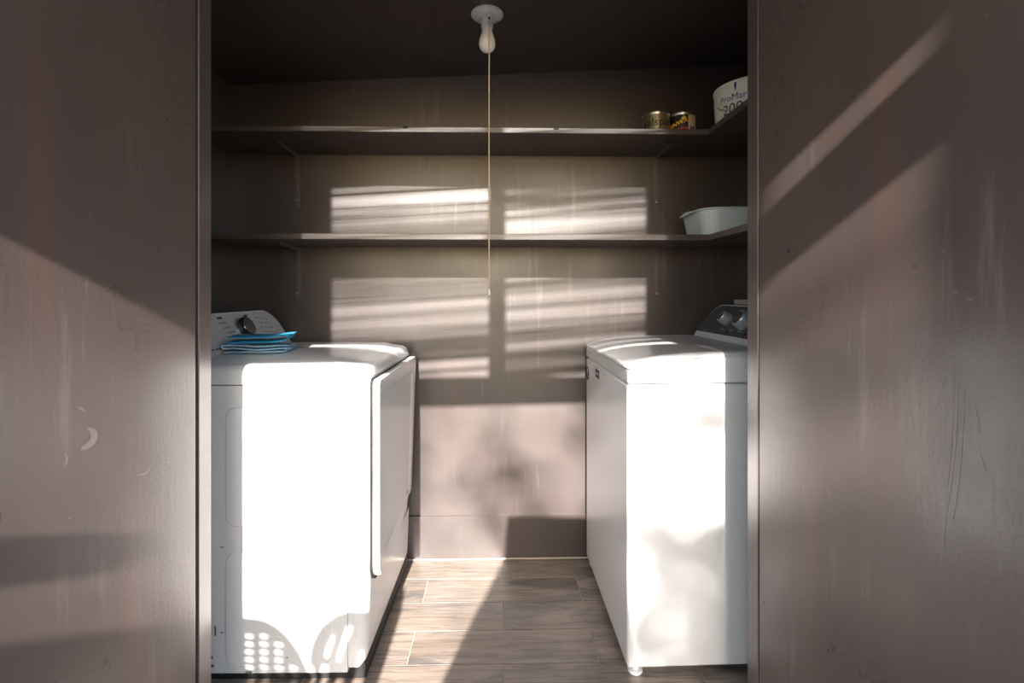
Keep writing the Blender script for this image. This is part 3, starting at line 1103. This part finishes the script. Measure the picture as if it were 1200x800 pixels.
rods('back_frame', [(-0.598, 0.635), (-0.598, 0.731), (-0.59, 0.779), (-0.57, 0.818), (-0.534, 0.848), (-0.49, 0.86), (-0.452, 0.857), (-0.442, 0.805), (-0.437, 0.707), (-0.437, 0.632)], 0.024)
for pts in ([(-0.519, 0.845), (-0.549, 0.748), (-0.559, 0.635)], [(-0.47, 0.847), (-0.503, 0.768), (-0.531, 0.678)], [(-0.452, 0.836), (-0.48, 0.762), (-0.508, 0.664)]):
    rods('rod', pts, 0.0145)
rods('cross_rod', [(-0.593, 0.738), (-0.544, 0.724), (-0.511, 0.685), (-0.498, 0.638)], 0.0145)

# added grill: unseen, outline flared to cast the slanted floor shadow
gr = thing('shadow_blocker', 'patio grill shape, dark and unseen, added to shadow the floor', 'blocker', (0, 0, 0))
YG = -0.95
prof_l = [(-0.20, 0.64), (-0.045, 0.98), (-0.03, 1.157)]
f = [shade(u, w, YG) for u, w in ((-0.03, 1.157), (-0.048, 0.97), (-0.245, 0.62))]
rgt_ = [shade(u, w, YG) for u, w in ((0.36, 0.62), (0.34, 0.97), (0.325, 1.15))]
lo_l = (f[-1][0] - 0.01, YG, 0.0)
lo_r = (rgt_[0][0] + 0.05, YG, 0.0)
ring = f + [lo_l, lo_r] + rgt_
obj('cover', loft([ring, [(x, YG - 0.45, z) for x, _, z in ring]]), M_canvas, gr)

# railing added out of view to cast the bar shadow on the left door
YR = -0.85
rl = thing('shadow_railing', 'wooden porch railing with boarded lower half, added unseen to shadow the left door', 'railing', (0, 0, 0))
obj('top_rail', bar([(-1.9, 1.105), (-0.855, 1.095), (-0.842, 1.120), (-0.839, 1.138), (-0.855, 1.142), (-1.9, 1.138)], YR, 0.09), M_wood, rl)
obj('lower_board', bar([(-1.9, 0.05), (-0.812, 0.05), (-0.812, 0.90), (-0.885, 0.965), (-1.9, 0.97)], YR, 0.03), M_wood, rl)
obj('post', bar([(-1.9, -0.15), (-1.8, -0.15), (-1.8, 1.1), (-1.9, 1.1)], YR, 0.09), M_wood, rl)

# unseen tree beyond the patio, leaf clumps added to dapple the lower light
TY = -12.0
tr = thing('dapple_tree', 'unseen tree beyond the patio with leaf clumps placed to dapple the light', 'tree', (0.25, TY, -0.02))
obj('trunk', tube([(0.9, 0, 0), (0.85, 0.02, 2.4), (0.6, 0, 4.9), (0.15, 0, 6.2)], [0.16, 0.13, 0.09, 0.05], 10), M_bark, tr)
obj('branch', tube([(0.6, 0, 4.9), (0.2, 0.1, 5.9), (-0.25, 0, 6.8)], [0.05, 0.03, 0.012], 8), M_bark, tr)
obj('branch', tube([(0.6, 0, 4.9), (0.75, -0.1, 6.1), (0.5, 0, 7.0)], [0.05, 0.03, 0.012], 8), M_bark, tr)
bm = bmesh.new()


def leaf(c, L, w_, rnd):
    d = Vector((rnd.uniform(-1, 1), rnd.uniform(-0.6, 0.6), rnd.uniform(-1, 1))).normalized()
    s = d.cross(Vector((rnd.uniform(-0.4, 0.4), 1, rnd.uniform(-0.4, 0.4)))).normalized()
    c = Vector(c)
    pts = [c - d * L / 2, c + s * w_ / 2, c + d * L / 2, c - s * w_ / 2]
    bm.faces.new([bm.verts.new(q) for q in pts])


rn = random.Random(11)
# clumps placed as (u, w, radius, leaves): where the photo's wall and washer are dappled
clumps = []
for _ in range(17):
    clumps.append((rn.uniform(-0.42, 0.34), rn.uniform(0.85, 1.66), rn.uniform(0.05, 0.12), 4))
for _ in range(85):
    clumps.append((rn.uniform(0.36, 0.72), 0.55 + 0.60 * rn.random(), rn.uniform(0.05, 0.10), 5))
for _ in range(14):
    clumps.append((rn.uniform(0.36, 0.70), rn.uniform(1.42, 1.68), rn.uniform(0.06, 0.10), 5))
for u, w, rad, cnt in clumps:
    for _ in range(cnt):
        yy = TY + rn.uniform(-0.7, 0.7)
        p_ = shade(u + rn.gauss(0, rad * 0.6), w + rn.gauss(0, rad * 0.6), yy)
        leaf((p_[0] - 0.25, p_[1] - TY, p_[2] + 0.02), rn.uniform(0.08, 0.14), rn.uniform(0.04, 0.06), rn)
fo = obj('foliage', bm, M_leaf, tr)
fo['kind'] = 'stuff'
